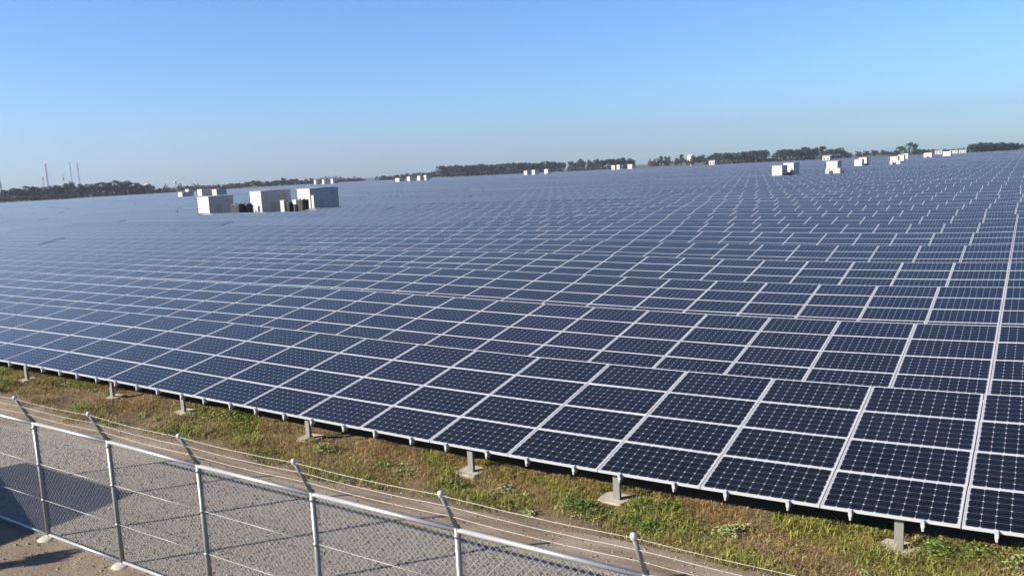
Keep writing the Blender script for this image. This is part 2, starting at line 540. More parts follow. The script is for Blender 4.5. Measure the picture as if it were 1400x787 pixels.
def post_mesh(h):
    b = MB()  # C section, web towards the front
    b.box((-0.055, -0.03, 0), (0.055, -0.024, h)); b.box((-0.055, -0.024, 0), (-0.049, 0.03, h)); b.box((0.049, -0.024, 0), (0.055, 0.03, h))
    b.box((-0.085, -0.05, 0.0), (0.085, 0.05, 0.008))
    return b.mesh('post', [M_GALV])


def footing_mesh():
    b = MB()
    t = 0.06
    lo = [(-0.31, -0.20), (-0.1, -0.24), (0.29, -0.21), (0.33, 0.02), (0.30, 0.28), (-0.28, 0.26), (-0.34, 0.05)]
    b.face([(x, y, 0) for x, y in lo])
    n_ = len(lo)
    for i in range(n_):
        j = (i + 1) % n_
        b.face([(lo[i][0] * 1.04, lo[i][1] * 1.04, -0.3), (lo[j][0] * 1.04, lo[j][1] * 1.04, -0.3), (*lo[j], 0), (*lo[i], 0)])
    return b.mesh('footing', [M_CONC])


ME_FOOT = footing_mesh()
ME_POST_F, ME_POST_R = post_mesh(0.50), post_mesh(0.98)


def link(name, me, parent, mat=None):
    o = bpy.data.objects.new(name, me)
    COL.objects.link(o)
    o.parent = parent
    if mat is not None: o.matrix_local = mat
    return o


def intervals(j, y0, xl, xr):
    """row stretches left after the clearings are cut out"""
    iv = [(xl, xr)]
    for (a, b, c, d) in CLEAR:
        if y0 + 4.0 < c or y0 - 0.1 > d: continue
        o = []
        for (p, q) in iv:
            if b < p or a > q: o.append((p, q)); continue
            if a > p + PW: o.append((p, a))
            if b < q - PW: o.append((b, q))
        iv = o
    return iv


def slab(mb, off, y0, xa, xb, j, table=18):
    """panels of a stretch as sloping slabs (one per table) with the module grid in their UVs; snapped to module seams"""
    ca, cb = math.ceil((xa - off) / PW), math.floor((xb - off) / PW)
    while cb > ca:
        c1 = max(ca, cb - table)
        slab_piece(mb, off, y0, c1, cb, j)
        cb = c1


def slab_piece(mb, off, y0, ca, cb, j):
    global CT, ST
    dz = random.gauss(0, .022) if j > 4 else 0.0
    ti = TILT + (random.gauss(0, R(0.45)) if j > 4 else 0.0)
    CT, ST = math.cos(ti), math.sin(ti)
    xs = [off + ca * PW, off + cb * PW]
    L = 4 * PV
    a, b = xs
    za = terr(a) - GZ + dz
    P = lambda x, s, d: (x, y0 + s * CT + d * ST, za + s * ST - d * CT)
    T = 0.04
    mb.face([P(a, 0, 0), P(b, 0, 0), P(b, L, 0), P(a, L, 0)], 0, [(ca, 4 * j), (cb, 4 * j), (cb, 4 * j + 4), (ca, 4 * j + 4)])
    mb.face([P(a, 0, T), P(b, 0, T), P(b, 0, 0), P(a, 0, 0)], 1)
    mb.face([P(b, L, T), P(a, L, T), P(a, L, 0), P(b, L, 0)], 1)
    mb.face([P(b, 0, T), P(b, L, T), P(b, L, 0), P(b, 0, 0)], 1)
    mb.face([P(a, L, T), P(a, 0, T), P(a, 0, 0), P(a, L, 0)], 1)
    mb.face([P(a, L, T), P(b, L, T), P(b, 0, T), P(a, 0, T)], 1)
    CT, ST = math.cos(TILT), math.sin(TILT)


ORD = ['', 'front', 'second', 'third', 'fourth', 'fifth', 'sixth', 'seventh', 'eighth', 'ninth', 'tenth', 'eleventh', 'twelfth', 'thirteenth', 'fourteenth']
N_ROWS, N_DET, N_HI = 142, 14, 4
COLS = 25
POST_X = []
xp = 3.31
pat = [4.06, 4.06, 2.83]
i = 0
while xp > -330:
    POST_X.append(xp); xp -= pat[i % 3]; i += 1
for j in range(1, N_ROWS + 1):
    y0 = (j - 1) * PITCH
    off = (DRIFT * (j - 1)) % PW
    off += -0.03 if j == 1 else 0.02
    if j > 7: off += random.uniform(-.16, .16)
    if off > PW / 2: off -= PW
    xl, xr = -363 - 0.48 * y0, 12.0
    if j <= N_DET:
        row = empty('solar_panel_row', (0, y0, GZ))
        if j == 1: lb = 'front row of dark solar panels, lower edge above the grass strip'
        else: lb = '%s row of solar panels counted back from the grass strip' % ORD[j]
        tag(row, lb, 'solar panels', 'rows of the solar field')
        n0 = math.ceil(off / PW + 0.02)
        for c in range(COLS):
            cx = off + PW - (c + 0.5) * PW
            if c == 0 and off > 0.4: pass
            for v in range(4):
                mo = link('solar_module', ME_MOD, row, mod_matrix(cx, (v + 0.5) * PV) @ Matrix.Rotation(random.gauss(0, R(.13)), 4, 'X') @ Matrix.Rotation(random.gauss(0, R(.10)), 4, 'Y') @ Matrix.Translation((random.gauss(0, .0012), random.gauss(0, .001), 0)))
                if j <= N_HI: link('module_frame', ME_FRAME, mo)
        xe = off + PW - COLS * PW
        b = MB()
        for (a, q) in intervals(j, y0, xl, xe + 0.02): slab(b, off, 0, a, q, j)
        slab(b, off, 0, off + PW - 0.02, xr, j)
        b2 = b
        st = b2.build('solar_modules', [M_CELL, M_ALU], row); tag(st, 'remaining modules of the row', kind='stuff')
        # frame beneath: beams, rails, posts
        bm_ = MB()
        for s_, dz in ((0.45, 0), (3.3, 0)):
            for q in range(-24, 2):
                xa, xb = q * PW, (q + 1) * PW
                M1 = Matrix.Identity(4)
                za, zb = terr(xa) - GZ + s_ * ST - 0.11, terr(xb) - GZ + s_ * ST - 0.11
                yy = s_ * CT
                bm_.face([(xa, yy - .03, za - .08), (xb, yy - .03, zb - .08), (xb, yy - .03, zb), (xa, yy - .03, za)])
                bm_.face([(xa, yy + .03, za), (xb, yy + .03, zb), (xb, yy + .03, zb - .08), (xa, yy + .03, za - .08)])
                bm_.face([(xa, yy - .03, za), (xb, yy - .03, zb), (xb, yy + .03, zb), (xa, yy + .03, za)])
                bm_.face([(xa, yy + .03, za - .08), (xb, yy + .03, zb - .08), (xb, yy - .03, zb - .08), (xa, yy - .03, za - .08)])
        bm_.build('beam', M_GALV, row)
        px = [x for x in POST_X if x > (-40 if j == 1 else -26)] if j <= 3 else []
        for x in px:
            zt = terr(x)
            p1 = link('front_post', ME_POST_F, row, Matrix.Translation((x, 0.22, zt)))
            p2 = link('rear_post', ME_POST_R, row, Matrix.Translation((x, 3.3, zt)))
            if j == 1:
                rz = Matrix.Rotation(random.uniform(-.06, .06), 4, 'Z')
                link('footing', ME_FOOT, p1, Matrix.Translation((random.uniform(-.1, .06), 0.02, 0.03)) @ rz @ Matrix.Diagonal((random.uniform(.62, .85), random.uniform(.7, .9), 1, 1)))
                link('footing', ME_FOOT, p2, Matrix.Translation((0, 0, 0.01)))
        if j <= 2:
            for c in range(COLS):
                for fr in (0.245, 0.765):
                    x = off + PW - (c + fr + random.uniform(-.01, .01)) * PW
                    sl = (terr(x + 0.4) - terr(x - 0.4)) / 0.8
                    link('rail', ME_RAIL, row, Matrix.Translation((x, 0, terr(x) - GZ)) @ Matrix.Rotation(-math.atan(sl), 4, 'Y') @ ROT_T)
    else:
        for (a, q) in intervals(j, y0, xl, xr):
            b = MB(); slab(b, off, 0, a, q, j)
            if not b.f: continue
            o = b.build('solar_panel_row', [M_CELL, M_ALU], None, (0, y0, GZ))
            tag(o, 'one of the thin far rows of solar panels merging towards the tree line', 'solar panels', 'rows of the solar field')

# ------------------------------------------------------------------ huts
def make_hut(x, y, w, l, h, label, detail):
    root = empty('equipment_hut', (x, y, GZ))
    tag(root, label, 'hut', 'equipment huts among the panels')
    b = MB(); b.box((-w, 0, 0.15), (0, l, h - 0.10)); wl = b.build('wall', M_HUT, root)
    b = MB(); b.box((-w - .06, -.06, h - 0.10), (.06, l + .06, h - 0.02))
    b.face([(-w - .06, -.06, h - .02), (.06, -.06, h - .02), (.06, l / 2, h + .05), (-w - .06, l / 2, h + .05)])
    b.face([(-w - .06, l / 2, h + .05), (.06, l / 2, h + .05), (.06, l + .06, h - .02), (-w - .06, l + .06, h - .02)])
    b.face([(.06, -.06, h - .02), (.06, l + .06, h - .02), (.06, l / 2, h + .05)])
    b.build('roof', M_HUTR, root)
    b = MB(); b.box((-w + .02, .02, -0.2), (-.02, l - .02, 0.15)); b.build('plinth', M_CONC, root)
    if detail:
        b = MB(); b.box((0.0, l * .30, 0.2), (0.025, l * .30 + 0.95, 2.25)); dr = b.build('door', M_GREY, root)
        b = MB(); b.box((0.025, l * .30 + .10, 1.15), (0.06, l * .30 + .14, 1.3)); b.build('handle', M_DARK, dr)
        b = MB()
        for k in range(1, 5): b.box((0.0, l * k / 5 - .015, 0.2), (0.012, l * k / 5 + .015, h - .12))
        b.build('panel_joint', M_GREY, root)
        b = MB(); b.box((0.0, l * .72, h - .95), (0.03, l * .72 + .6, h - .5))
        for k in range(5): b.box((0.03, l * .72, h - .93 + .09 * k), (0.05, l * .72 + .6, h - .89 + .09 * k))
        b.build('vent', M_GREY, root)
    return root


for k, (h, f) in enumerate(zip(HUTS, FR)):
    make_hut(*f, h[5], f[1] < 300)


def ac_unit(x, y, label, tall=1.45, z=0.0):
    root = empty('air_conditioner', (x, y, GZ + z))
    tag(root, label, 'cooling unit', 'cooling units beside the huts')
    b = MB(); b.box((-.45, -.2, 0.08), (.45, .2, tall)); b.box((-.4, -.18, 0), (-.3, .18, .08)); b.box((.3, -.18, 0), (.4, .18, .08))
    b.build('casing', M_HUT, root)
    Mx = Matrix.Rotation(math.pi / 2, 4, 'X')
    for zc in ((0.45, 1.05) if tall > 1.2 else (0.5,)):
        b = MB(); b.lathe([(0.26, 0.0), (0.26, 0.02), (0.20, 0.035), (0.02, 0.03)], (0, -.2, zc), 16, M=Mx); b.build('fan', M_DARK, root)
    return root


def radiator(x, y, w, d, h, label):
    root = empty('cooling_bank', (x, y, GZ))
    tag(root, label, 'cooling bank', 'dark cooling banks beside the huts')
    b = MB(); b.box((-w / 2, -d / 2, 0), (w / 2, d / 2, h))
    for k in range(int(w / 0.16)):
        b.box((-w / 2 + .05 + .16 * k, -d / 2 - .06, .15), (-w / 2 + .13 + .16 * k, -d / 2, h - .1))
    for k in range(int(d / 0.16)):
        b.box((w / 2, -d / 2 + .05 + .16 * k, .15), (w / 2 + .06, -d / 2 + .13 + .16 * k, h - .1))
    b.build('body', M_DARK, root)
    for q in (-.3, .3):
        b = MB(); b.tube((q * w, 0, h), (q * w, 0, h + .22), 0.09, 10); b.build('cap', M_DARK, root)
    return root


def cabinet(x, y, h, label, w=0.45):
    root = empty('switch_cabinet', (x, y, GZ))
    tag(root, label, 'cabinet', 'pale cabinets beside the huts')
    b = MB(); b.box((-w / 2, -.25, 0), (w / 2, .25, h)); b.box((-w / 2 - .03, -.28, h), (w / 2 + .03, .28, h + .05)); b.build('body', M_WHITE, root)
    b = MB(); b.box((-w / 2 + .05, -.268, .15), (w / 2 - .05, -.25, h - .1)); b.build('door', M_GREY, root)
    return root


def at(px, D): return pixel_ground(px, D)


radiator(*at(323, 121), 1.7, 1.4, 2.2, 'dark cooling bank next to the lowest large hut')
radiator(*at(335, 121.5), 1.6, 1.4, 2.2, 'dark cooling bank touching the middle large hut on its left')
ac_unit(*at(348, 117), 'white unit with two fans at the foot of the middle large hut', 1.9)
cabinet(*at(385, 117), 2.5, 'left white cabinet between the two tall huts', 0.8)
radiator(*at(392.5, 118.5), 1.2, 1.2, 2.2, 'dark cooling bank between the two white cabinets')
cabinet(*at(402, 118), 2.5, 'right white cabinet between the two tall huts', 0.8)
radiator(*at(411, 117.5), 1.3, 1.2, 2.5, 'dark cooling bank before the pale face of the right tall hut')
cabinet(*at(427, 117), 3.0, 'thin white cabinet before the long side of the right tall hut', 0.5)
for px, D, lb in ((1079, 186, 'dark cooling bank right beside the lower cream hut'), (1135, 176, 'dark cooling bank at left before the lone cream hut'),
                  (1150, 178, 'dark cooling bank at right before the lone cream hut'), (1184, 276, 'dark cooling bank beside the pair right of the lone hut'),
                  (1223, 264, 'dark cooling bank before the nearest hut of the three in line'), (1233, 300, 'dark cooling bank between nearest and middle hut of the three in line'),
                  (1269, 455, 'dark cooling bank before the left hut near low pale buildings'), (281, 325, 'dark cooling bank right of the small hut with dark units'),
                  (286, 325, 'dark cooling bank left of the small hut with long grey side'), (555, 588, 'dark cooling bank between the two leftmost huts before the green bank'),
                  (577, 592, 'dark cooling bank right of the narrow hut before the green bank'), (748, 644, 'dark cooling bank beside the hut before the long pine belt')):
    radiator(*at(px, D), 0.9 if D < 300 else 1.3, 1.0, 1.75, lb)
for px, D, lb in ((1083.5, 186, 'pale cabinet before the taller hut behind the lower one'), (1131.5, 176, 'pale cabinet at left foot of the lone hut'),
                  (1146.5, 176, 'pale cabinet at right foot of the lone hut'), (1218.5, 264, 'pale cabinet at left foot of the nearest hut of three in line'), (1229.5, 266, 'pale cabinet at right foot of the nearest hut of three in line')):
    cabinet(*at(px, D), 2.3, lb, 0.8)

# weather mast among the panels
x, y = at(239, 113)
r_ = empty('weather_mast', (x, y, GZ)); tag(r_, 'thin dark mast rising from the panels left of the huts', 'mast')
b = MB(); b.tube((0, 0, 0), (0, 0, 2.0), 0.05, 8); b.build('pole', M_DARK, r_)
b = MB(); b.tube((-.3, 0, 1.7), (.3, 0, 1.7), 0.03, 6); b.lathe([(.09, 0), (.1, .1), (.02, .16)], (-.3, 0, 1.7), 8); b.build('sensor', M_DARK, r_)

# ------------------------------------------------------------------ trees
def crown_mesh(name, clumps, leaf, per, mat, seed):
    rr = np.random.default_rng(seed)
    cs = np.array(clumps)                       # x y z r
    n = len(cs) * per
    ci = np.repeat(np.arange(len(cs)), per)
    d = rr.normal(size=(n, 3)); d /= np.linalg.norm(d, axis=1)[:, None]
    rad = cs[ci, 3] * (0.55 + 0.5 * rr.random(n))
    C = cs[ci, :3] + d * rad[:, None] * np.array([1, 1, 0.72])
    a = rr.normal(size=(n, 3)); a /= np.linalg.norm(a, axis=1)[:, None]
    q = np.cross(a, d + 0.6 * rr.normal(size=(n, 3))); q /= np.linalg.norm(q, axis=1)[:, None] + 1e-6
    s = (leaf * (0.6 + 0.8 * rr.random(n)))[:, None]
    V = np.stack([C - a * s, C + q * s * .7, C + a * s, C - q * s * .7], 1).reshape(-1, 3)
    F = np.arange(4 * n).reshape(n, 4)
    tint = np.clip(rr.random(len(cs))[ci] * 0.6 + rr.random(n) * 0.4, 0, 1)
    me = raw_obj(name, V, F, mat, attr=tint)
    dta = me.data
    bpy.data.objects.remove(me)
    return dta


def tree_meshes(kind, seed):
    """a tree one metre tall: crown and trunk meshes"""
    rr = random.Random(seed)
    cl = []; b = MB()
    if kind == 'umbrella':
        th = 0.62
        for k in range(24):
            a, q = rr.uniform(0, 6.28), math.sqrt(rr.random()) * 0.36
            cl.append((q * math.cos(a), q * math.sin(a), 0.87 - 0.9 * q * q + rr.uniform(-.36, .02), rr.uniform(.08, .15)))
    elif kind == 'round':
        th = 0.35
        for k in range(26):
            a, u = rr.uniform(0, 6.28), rr.random() ** 0.4
            ph = math.acos(rr.uniform(-0.75, 1))
            cl.append((0.38 * u * math.sin(ph) * math.cos(a), 0.38 * u * math.sin(ph) * math.sin(a), 0.56 + 0.36 * u * math.cos(ph), rr.uniform(.08, .14)))
    elif kind == 'tall':
        th = 0.75
        for k in range(16):
            z = rr.uniform(.42, .95); q = 0.24 * (1.05 - z) / 0.6 + 0.03
            a = rr.uniform(0, 6.28); u = rr.random() ** .5
            cl.append((q * u * math.cos(a), q * u * math.sin(a), z, rr.uniform(.05, .09)))
    else:  # shrub
        th = 0.3
        for k in range(22):
            a, u = rr.uniform(0, 6.28), rr.random() ** .5
            cl.append((0.75 * u * math.cos(a), 0.75 * u * math.sin(a), 0.2 + rr.random() * 0.62 * (1.1 - u * .6), rr.uniform(.12, .2)))
    mat = {'umbrella': M_PINE, 'round': M_PINE, 'tall': M_PINE, 'shrub': M_LEAF}[kind]
    b.tube((0, 0, -0.05), (rr.uniform(-.03, .03), 0, th), 0.022, 6, 0.012)
    for k in range(5):
        c = rr.choice(cl); b.tube((0, 0, th * rr.uniform(.6, 1)), c[:3], 0.010, 5, 0.004)
    return cl, b.mesh('trunk', [M_BARK]), mat


PROTO = {}
for kind, nvar in (('umbrella', 4), ('round', 4), ('tall', 2), ('shrub', 4)):
    for v in range(nvar):
        cl, tr, mat = tree_meshes(kind, 50 + v)
        PROTO[kind, v] = (crown_mesh('crown', cl, 0.022 if kind != 'shrub' else 0.035, 95, mat, v + 11), tr)
for v in range(3):
    cl, tr, mat = tree_meshes('shrub', 80 + v)
    PROTO['rust', v] = (crown_mesh('crown', cl, 0.035, 95, M_RUST, v + 31), tr)
for v in range(2):
    cl, tr, mat = tree_meshes('round', 90 + v)
    PROTO['leafy', v] = (crown_mesh('crown', cl, 0.024, 95, M_LEAF, v + 41), tr)
NAMES = {'umbrella': 'pine_tree', 'round': 'pine_tree', 'tall': 'pine_tree', 'shrub': 'bushy_tree', 'rust': 'bushy_tree', 'leafy': 'broadleaf_tree'}
NV = {'umbrella': 4, 'round': 4, 'tall': 2, 'shrub': 4, 'rust': 3, 'leafy': 2}
NAT_W = {'umbrella': 0.80, 'round': 0.95, 'tall': 0.48, 'shrub': 1.75, 'rust': 1.75, 'leafy': 0.95}


def tree(px, ytop, wpx, D, kind, label, group):
    x, y = pixel_ground(px, D)
    h = max(1.5, z_at(px, ytop - 0.7, D) - GZ)
    wd = wpx * 1.12 * D / 1129.67
    o = empty(NAMES[kind], (x, y, GZ), random.uniform(0, 6.28))
    o.scale = (wd / NAT_W[kind], wd / NAT_W[kind], h)
    cr, tr = PROTO[kind, random.randrange(NV[kind])]
    link('crown', cr, o); link('trunk', tr, o)
    return tag(o, label, 'tree', group)


def belt(n, p0, p1, y0, y1, jy, w, D, kinds, label, group):
    for k in range(n):
        t = (k + random.uniform(.1, .9)) / n
        tree(p0 + t * (p1 - p0), y0 + t * (y1 - y0) + random.uniform(-jy, jy), w * random.uniform(.8, 1.25), D * random.uniform(.98, 1.03), random.choice(kinds), label, group)


G1 = 'dark pines at the left edge of the field'
for px, yt, w in ((6, 257, 12), (16, 254.5, 22), (28, 256, 16), (42, 252, 20), (53, 254, 14), (65, 252.5, 18), (78, 251, 20), (88, 252, 14),
                  (97, 248, 18), (110, 249.5, 18), (121, 249, 16), (132, 248, 18), (145, 246, 20), (157, 243.5, 24), (170, 244.5, 24), (182, 247.5, 20), (194, 251, 18), (204, 252.5, 14)):
    tree(px + random.uniform(-1, 1), yt, w * 1.15, 640 if px > 120 else 560, 'round', 'dark rounded pine in the stand at the left edge of the field', G1)
for k in range(30):
    px = -4 + k * 8.2
    tree(px, hor(px) - 1.5 + 4 * px / 240 * 0.2 + random.uniform(-1, 1.2), 16, 640 if px > 110 else 555, 'shrub', 'low dark bush filling the foot of the left pine stand', 'bushes under the left pines')
tree(227, 251.5, 10, 700, 'rust', 'small rusty tree right of the left pine stand', 'rusty trees')
tree(0, 260, 8, 540, 'rust', 'yellowish bush at the very left end of the pines', 'rusty trees')
for k in range(14):
    px = 247 + k * 6
    tree(px, 251.5 - 0.022 * (px - 247) + random.uniform(-1, 1), 12, 800, random.choice(('rust', 'rust', 'shrub')), 'low brownish tree in the thicket behind the small hut cluster', 'brown thicket')
for k in range(26):
    px = 318 + k * 4.9
    tree(px, 249 - 0.066 * (px - 318) * (1 if px < 400 else 0.86) + random.uniform(-1.2, 1.2), 13, 880, random.choice(('shrub', 'shrub', 'leafy')), 'green bushy tree in the long wood right of the brown thicket', 'long green wood')
for k in range(12):
    px = 440 + k * 5
    tree(px, 241 + random.uniform(-.6, .8) + max(0, (px - 478) * 0.07), 11, 1050, random.choice(('rust', 'shrub')), 'hazy tree in the farthest wood before the open gap', 'farthest wood')
for k in range(18):
    px = 518 + k * 5.2
    tree(px, 239.5 - 0.105 * (px - 518) + random.uniform(-.7, .7), 11, 950, 'shrub', 'low tree in the green bank right of the open gap', 'low green bank')
for k in range(30):
    px = 604 + k * 5.6
    tree(px, 225.3 - 0.034 * (px - 604) + random.uniform(-1.5, 1.8), random.uniform(10, 15), 930 + random.uniform(-30, 30), random.choice(('umbrella', 'umbrella', 'round')), 'pine in the long even belt above the middle of the field', 'long pine belt')
for k in range(32):
    px = 606 + k * 5.2
    tree(px, 231.5 - 0.04 * (px - 604) + random.uniform(-1, 1), 10, 945, 'shrub', 'undergrowth bush beneath the long pine belt', 'undergrowth of the pine belt')
for px, yt, w in ((781, 219, 12), (795, 217.5, 13), (806, 219, 10), (819, 217, 12), (831, 216.5, 14), (843, 215.5, 16), (855, 215, 16), (863, 217, 9)):
    tree(px, yt, w * 1.1, 900, 'leafy' if px < 812 else 'umbrella', 'rounded tree in the gappy group right of the long belt', 'rounded trees')
for k in range(9):
    px = 780 + k * 10.5
    tree(px, hor(px) - 2.8 + random.uniform(-1, 1), 11, 915, 'shrub', 'low bush under the gappy rounded trees', 'bushes under rounded trees')
for px, yt, w, kd in ((892, 214, 10, 'rust'), (905, 212.5, 13, 'round'), (914, 214.5, 9, 'round'), (925, 216.5, 9, 'leafy'), (932, 212.5, 8, 'tall'), (950, 211.5, 12, 'round'), (960, 212, 12, 'round')):
    tree(px, yt, w * 1.15, 960, kd, 'dark tree in the small clump around the yellow house', 'clump at the yellow house')
for px, yt, w in ((972, 211.5, 8), (981, 208.5, 11), (991, 207.5, 13), (1002, 207.5, 13), (1012, 206.5, 10), (1023, 204, 12), (1033, 202.5, 14), (1044, 202.5, 13), (1069, 203, 12), (1078, 201.5, 13),
                  (1088, 202, 13), (1099, 200.5, 13), (1109, 201, 12), (1121, 199.8, 14), (1133, 203, 9), (1146, 201.5, 14)):
    tree(px, yt, w * 1.2, 850 + random.uniform(-20, 20), 'umbrella', 'tall umbrella pine in the spaced line above the right huts', 'umbrella pines')
for k in range(24):
    px = 968 + k * 8.3
    tree(px, hor(px) - 3.2 + random.uniform(-1, 1), 11, 875, 'shrub', 'low bush beneath the umbrella pines', 'bushes under umbrella pines')
for px, yt, w in ((1159, 208, 10), (1173, 207, 8), (1184, 205.8, 9), (1194, 206, 9), (1207, 206, 9), (1216, 206.5, 9), (1225, 206, 9)):
    tree(px, yt, w * 1.15, 900, 'round', 'small round tree in the low row between the pine line and the lone tall pines', 'small round trees')
tree(1232, 198, 12, 820, 'umbrella', 'shorter of the two lone tall pines above the huts in line', None)
tree(1247, 194.3, 13, 800, 'umbrella', 'taller pointed one of the two lone tall pines above the huts in line', None)
for px, yt, w in ((1240, 206, 8), (1251, 205, 8), (1258, 203.3, 9), (1266, 204, 8)):
    tree(px, yt, w * 1.2, 880, 'round', 'low tree at the feet of the two lone tall pines', 'trees below the lone pines')
for k in range(9):
    px = 1273 + k * 5.6
    tree(px, 202.6 + random.uniform(-.6, .8), 9, 900, 'shrub' if k < 6 else 'rust', 'pale low tree behind the low pale buildings', 'trees behind pale buildings')
for px, yt, w in ((1329, 196, 12), (1338, 194, 16), (1348, 194, 16), (1358, 195.5, 13), (1367, 194.3, 15), (1376, 194.3, 15), (1385, 195, 13), (1399, 196, 10)):
    tree(px, yt, w * 1.2, 800, 'round', 'dark dense tree in the big clump at the right edge', 'big right clump')
for k in range(9):
    px = 1326 + k * 7.6
    tree(px, hor(px) - 3 + random.uniform(-1, 1), 10, 805, 'shrub', 'low bush at the foot of the big right clump', 'bushes of the right clump')

belt(10, 40, 105, 259, 257, .8, 16, 620, ('shrub',), 'thick bush of the second rank under the left pines', 'bushes under the left pines')
belt(14, 15, 200, 256.5, 251.5, 1.2, 20, 670, ('round',), 'dark pine of the second rank in the left stand', 'second rank of the left pines')
belt(22, 606, 770, 227.5, 222, 1.5, 14, 975, ('round', 'umbrella'), 'pine of the second rank in the long pine belt', 'second rank of the long belt')
belt(10, 785, 866, 221.5, 218, 1.2, 13, 940, ('round', 'leafy'), 'tree of the second rank among the rounded trees', 'second rank of rounded trees')
belt(8, 888, 966, 217, 214, 1.2, 12, 990, ('round', 'rust'), 'tree of the second rank near the yellow house', 'second rank at the yellow house')
belt(20, 970, 1152, 213, 204.5, 1.4, 14, 890, ('round', 'umbrella'), 'tree of the second rank in the umbrella pine line', 'second rank of the umbrella pines')
belt(10, 1155, 1270, 209, 205.5, 1.0, 10, 930, ('shrub', 'round'), 'low tree of the second rank right of the umbrella pines', 'second rank of the low row')
belt(10, 1326, 1396, 197, 196.5, 1.2, 14, 830, ('round',), 'dark tree of the second rank in the big right clump', 'second rank of the right clump')

# ------------------------------------------------------------------ far buildings, stacks, cranes
def house(px, ytop, wpx, D, mat, label, roof=None, ln=7):
    x, y = pixel_ground(px, D); h = z_at(px, ytop, D) - GZ; w = wpx * D / 1129.67
    root = empty('low_building', (x, y, GZ)); tag(root, label, 'building')
    b = MB(); b.box((-w / 2, 0, 0), (w / 2, ln, h * .85)); b.build('wall', mat, root)
    b = MB()
    e = .3; z0 = h * .85
    b.face([(-w / 2 - e, -e, z0), (w / 2 + e, -e, z0), (w / 2 + e, ln / 2, h), (-w / 2 - e, ln / 2, h)])
    b.face([(-w / 2 - e, ln / 2, h), (w / 2 + e, ln / 2, h), (w / 2 + e, ln + e, z0), (-w / 2 - e, ln + e, z0)])
    b.face([(w / 2 + e, -e, z0), (w / 2 + e, ln + e, z0), (w / 2 + e, ln / 2, h)])
    b.face([(-w / 2 - e, ln + e, z0), (-w / 2 - e, -e, z0), (-w / 2 - e, ln / 2, h)])
    b.build('roof', roof or M_HUTR, root)
    for k in (-1, 1):
        b = MB(); b.box((k * w / 4 - .5, -.04, h * .35), (k * w / 4 + .5, -.003, h * .6)); b.build('window', M_DARK, root)
    return root


house(942.5, 211.8, 6, 990, M_WALLY, 'yellow house showing above the trees', ln=9)
house(973, 219.5, 8, 800, M_WHITE, 'long low white building below the trees right of the yellow house')
house(1129.5, 212.8, 10, 620, M_WHITE, 'low white building behind and left of the lone hut')
house(1304, 205, 10, 880, M_WHITE, 'pale low building between the huts and the big right clump', M_RUST)
house(1316, 205.4, 9, 800, M_WHITE, 'pale low building touching the big right clump')
house(1283, 206.2, 9, 890, M_WHITE, 'pale low building left of its pale neighbours')
house(197, 251.2, 8, 900, M_GREY, 'pale shed roof behind the right end of the left pines')


def stack(px, ytop, wpx, D, twin, label):
    x, y = pixel_ground(px, D); h = z_at(px, ytop, D) - GZ; w = wpx * D / 1129.67
    root = empty('chimney_stack', (x, y, GZ)); tag(root, label, 'chimney')
    for sx in ((-.5, .5) if twin else (0,)):
        b = MB(); b.lathe([(w * .34 if twin else w * .62, 0), (w * .26 if twin else w * .5, h * .97), (w * .27 if twin else w * .52, h)], (sx * w * .72, 0, 0), 16); fl = b.build('flue', M_STACK, root)
    b = MB()
    for z in (.3, .55, .8): b.lathe([(w * .95, h * z), (w * .95, h * z + 1.2)], (0, 0, 0), 12)
    b.build('platform', M_STACK, root)
    return root


b = MB(); b.box((-3800, -200, GZ - 1.0), (1500, 4200, 200.0))
hz_m = bpy.data.materials.new('haze'); hz_m.use_nodes = True
ht = hz_m.node_tree; ht.nodes.remove(ht.nodes['Principled BSDF'])
pv = ht.nodes.new('ShaderNodeVolumePrincipled')
pv.inputs['Color'].default_value = (0.375, 0.405, 0.55, 1)
pv.inputs['Density'].default_value = 0.00018
pv.inputs['Anisotropy'].default_value = 0.2
ht.links.new(pv.outputs[0], ht.nodes['Material Output'].inputs['Volume'])
tag(b.build('haze', hz_m), kind='stuff')
stack(66.5, 224, 3, 3600, False, 'pale single chimney rising behind the left pines')
stack(99.5, 221.3, 2.6, 3600, True, 'pale twin chimney, left of the pair behind the pines')
stack(109.5, 223, 3.0, 3600, True, 'pale twin chimney, right of the pair behind the pines')


def lattice(name, px, ytop, wpx, D, mats, label, cat, bands=6):
    x, y = pixel_ground(px, D); h = z_at(px, ytop, D) - GZ; w = wpx * D / 1129.67 / 2
    root = empty(name, (x, y, GZ)); tag(root, label, cat)
    for k in range(bands):
        z0, z1 = h * k / bands, h * (k + 1) / bands
        a, c = w * (1 - .75 * k / bands), w * (1 - .75 * (k + 1) / bands)
        t = max(.25, w * .07)
        b = MB()
        cs = ((1, 1), (1, -1), (-1, -1), (-1, 1))
        for q in range(4):
            (u, v), (u2, v2) = cs[q], cs[(q + 1) % 4]
            b.tube((u * a, v * a, z0), (u * c, v * c, z1), t, 5); b.tube((u * a, v * a, z0), (u2 * c, v2 * c, z1), t * .7, 5)
            b.tube((u * c, v * c, z1), (u2 * c, v2 * c, z1), t * .7, 5)
        b.build('tower_section', mats[k % len(mats)], root)
    return root


lattice('lattice_tower', 1.2, 225.5, 4, 900, [M_DARK, M_STACK], 'dark banded tower cut by the left edge of the picture', 'tower', 6)
lattice('lattice_tower', 61, 241.5, 3, 1900, [M_RED, M_WHITE], 'small red and white lattice tower left of the single chimney', 'tower', 5)


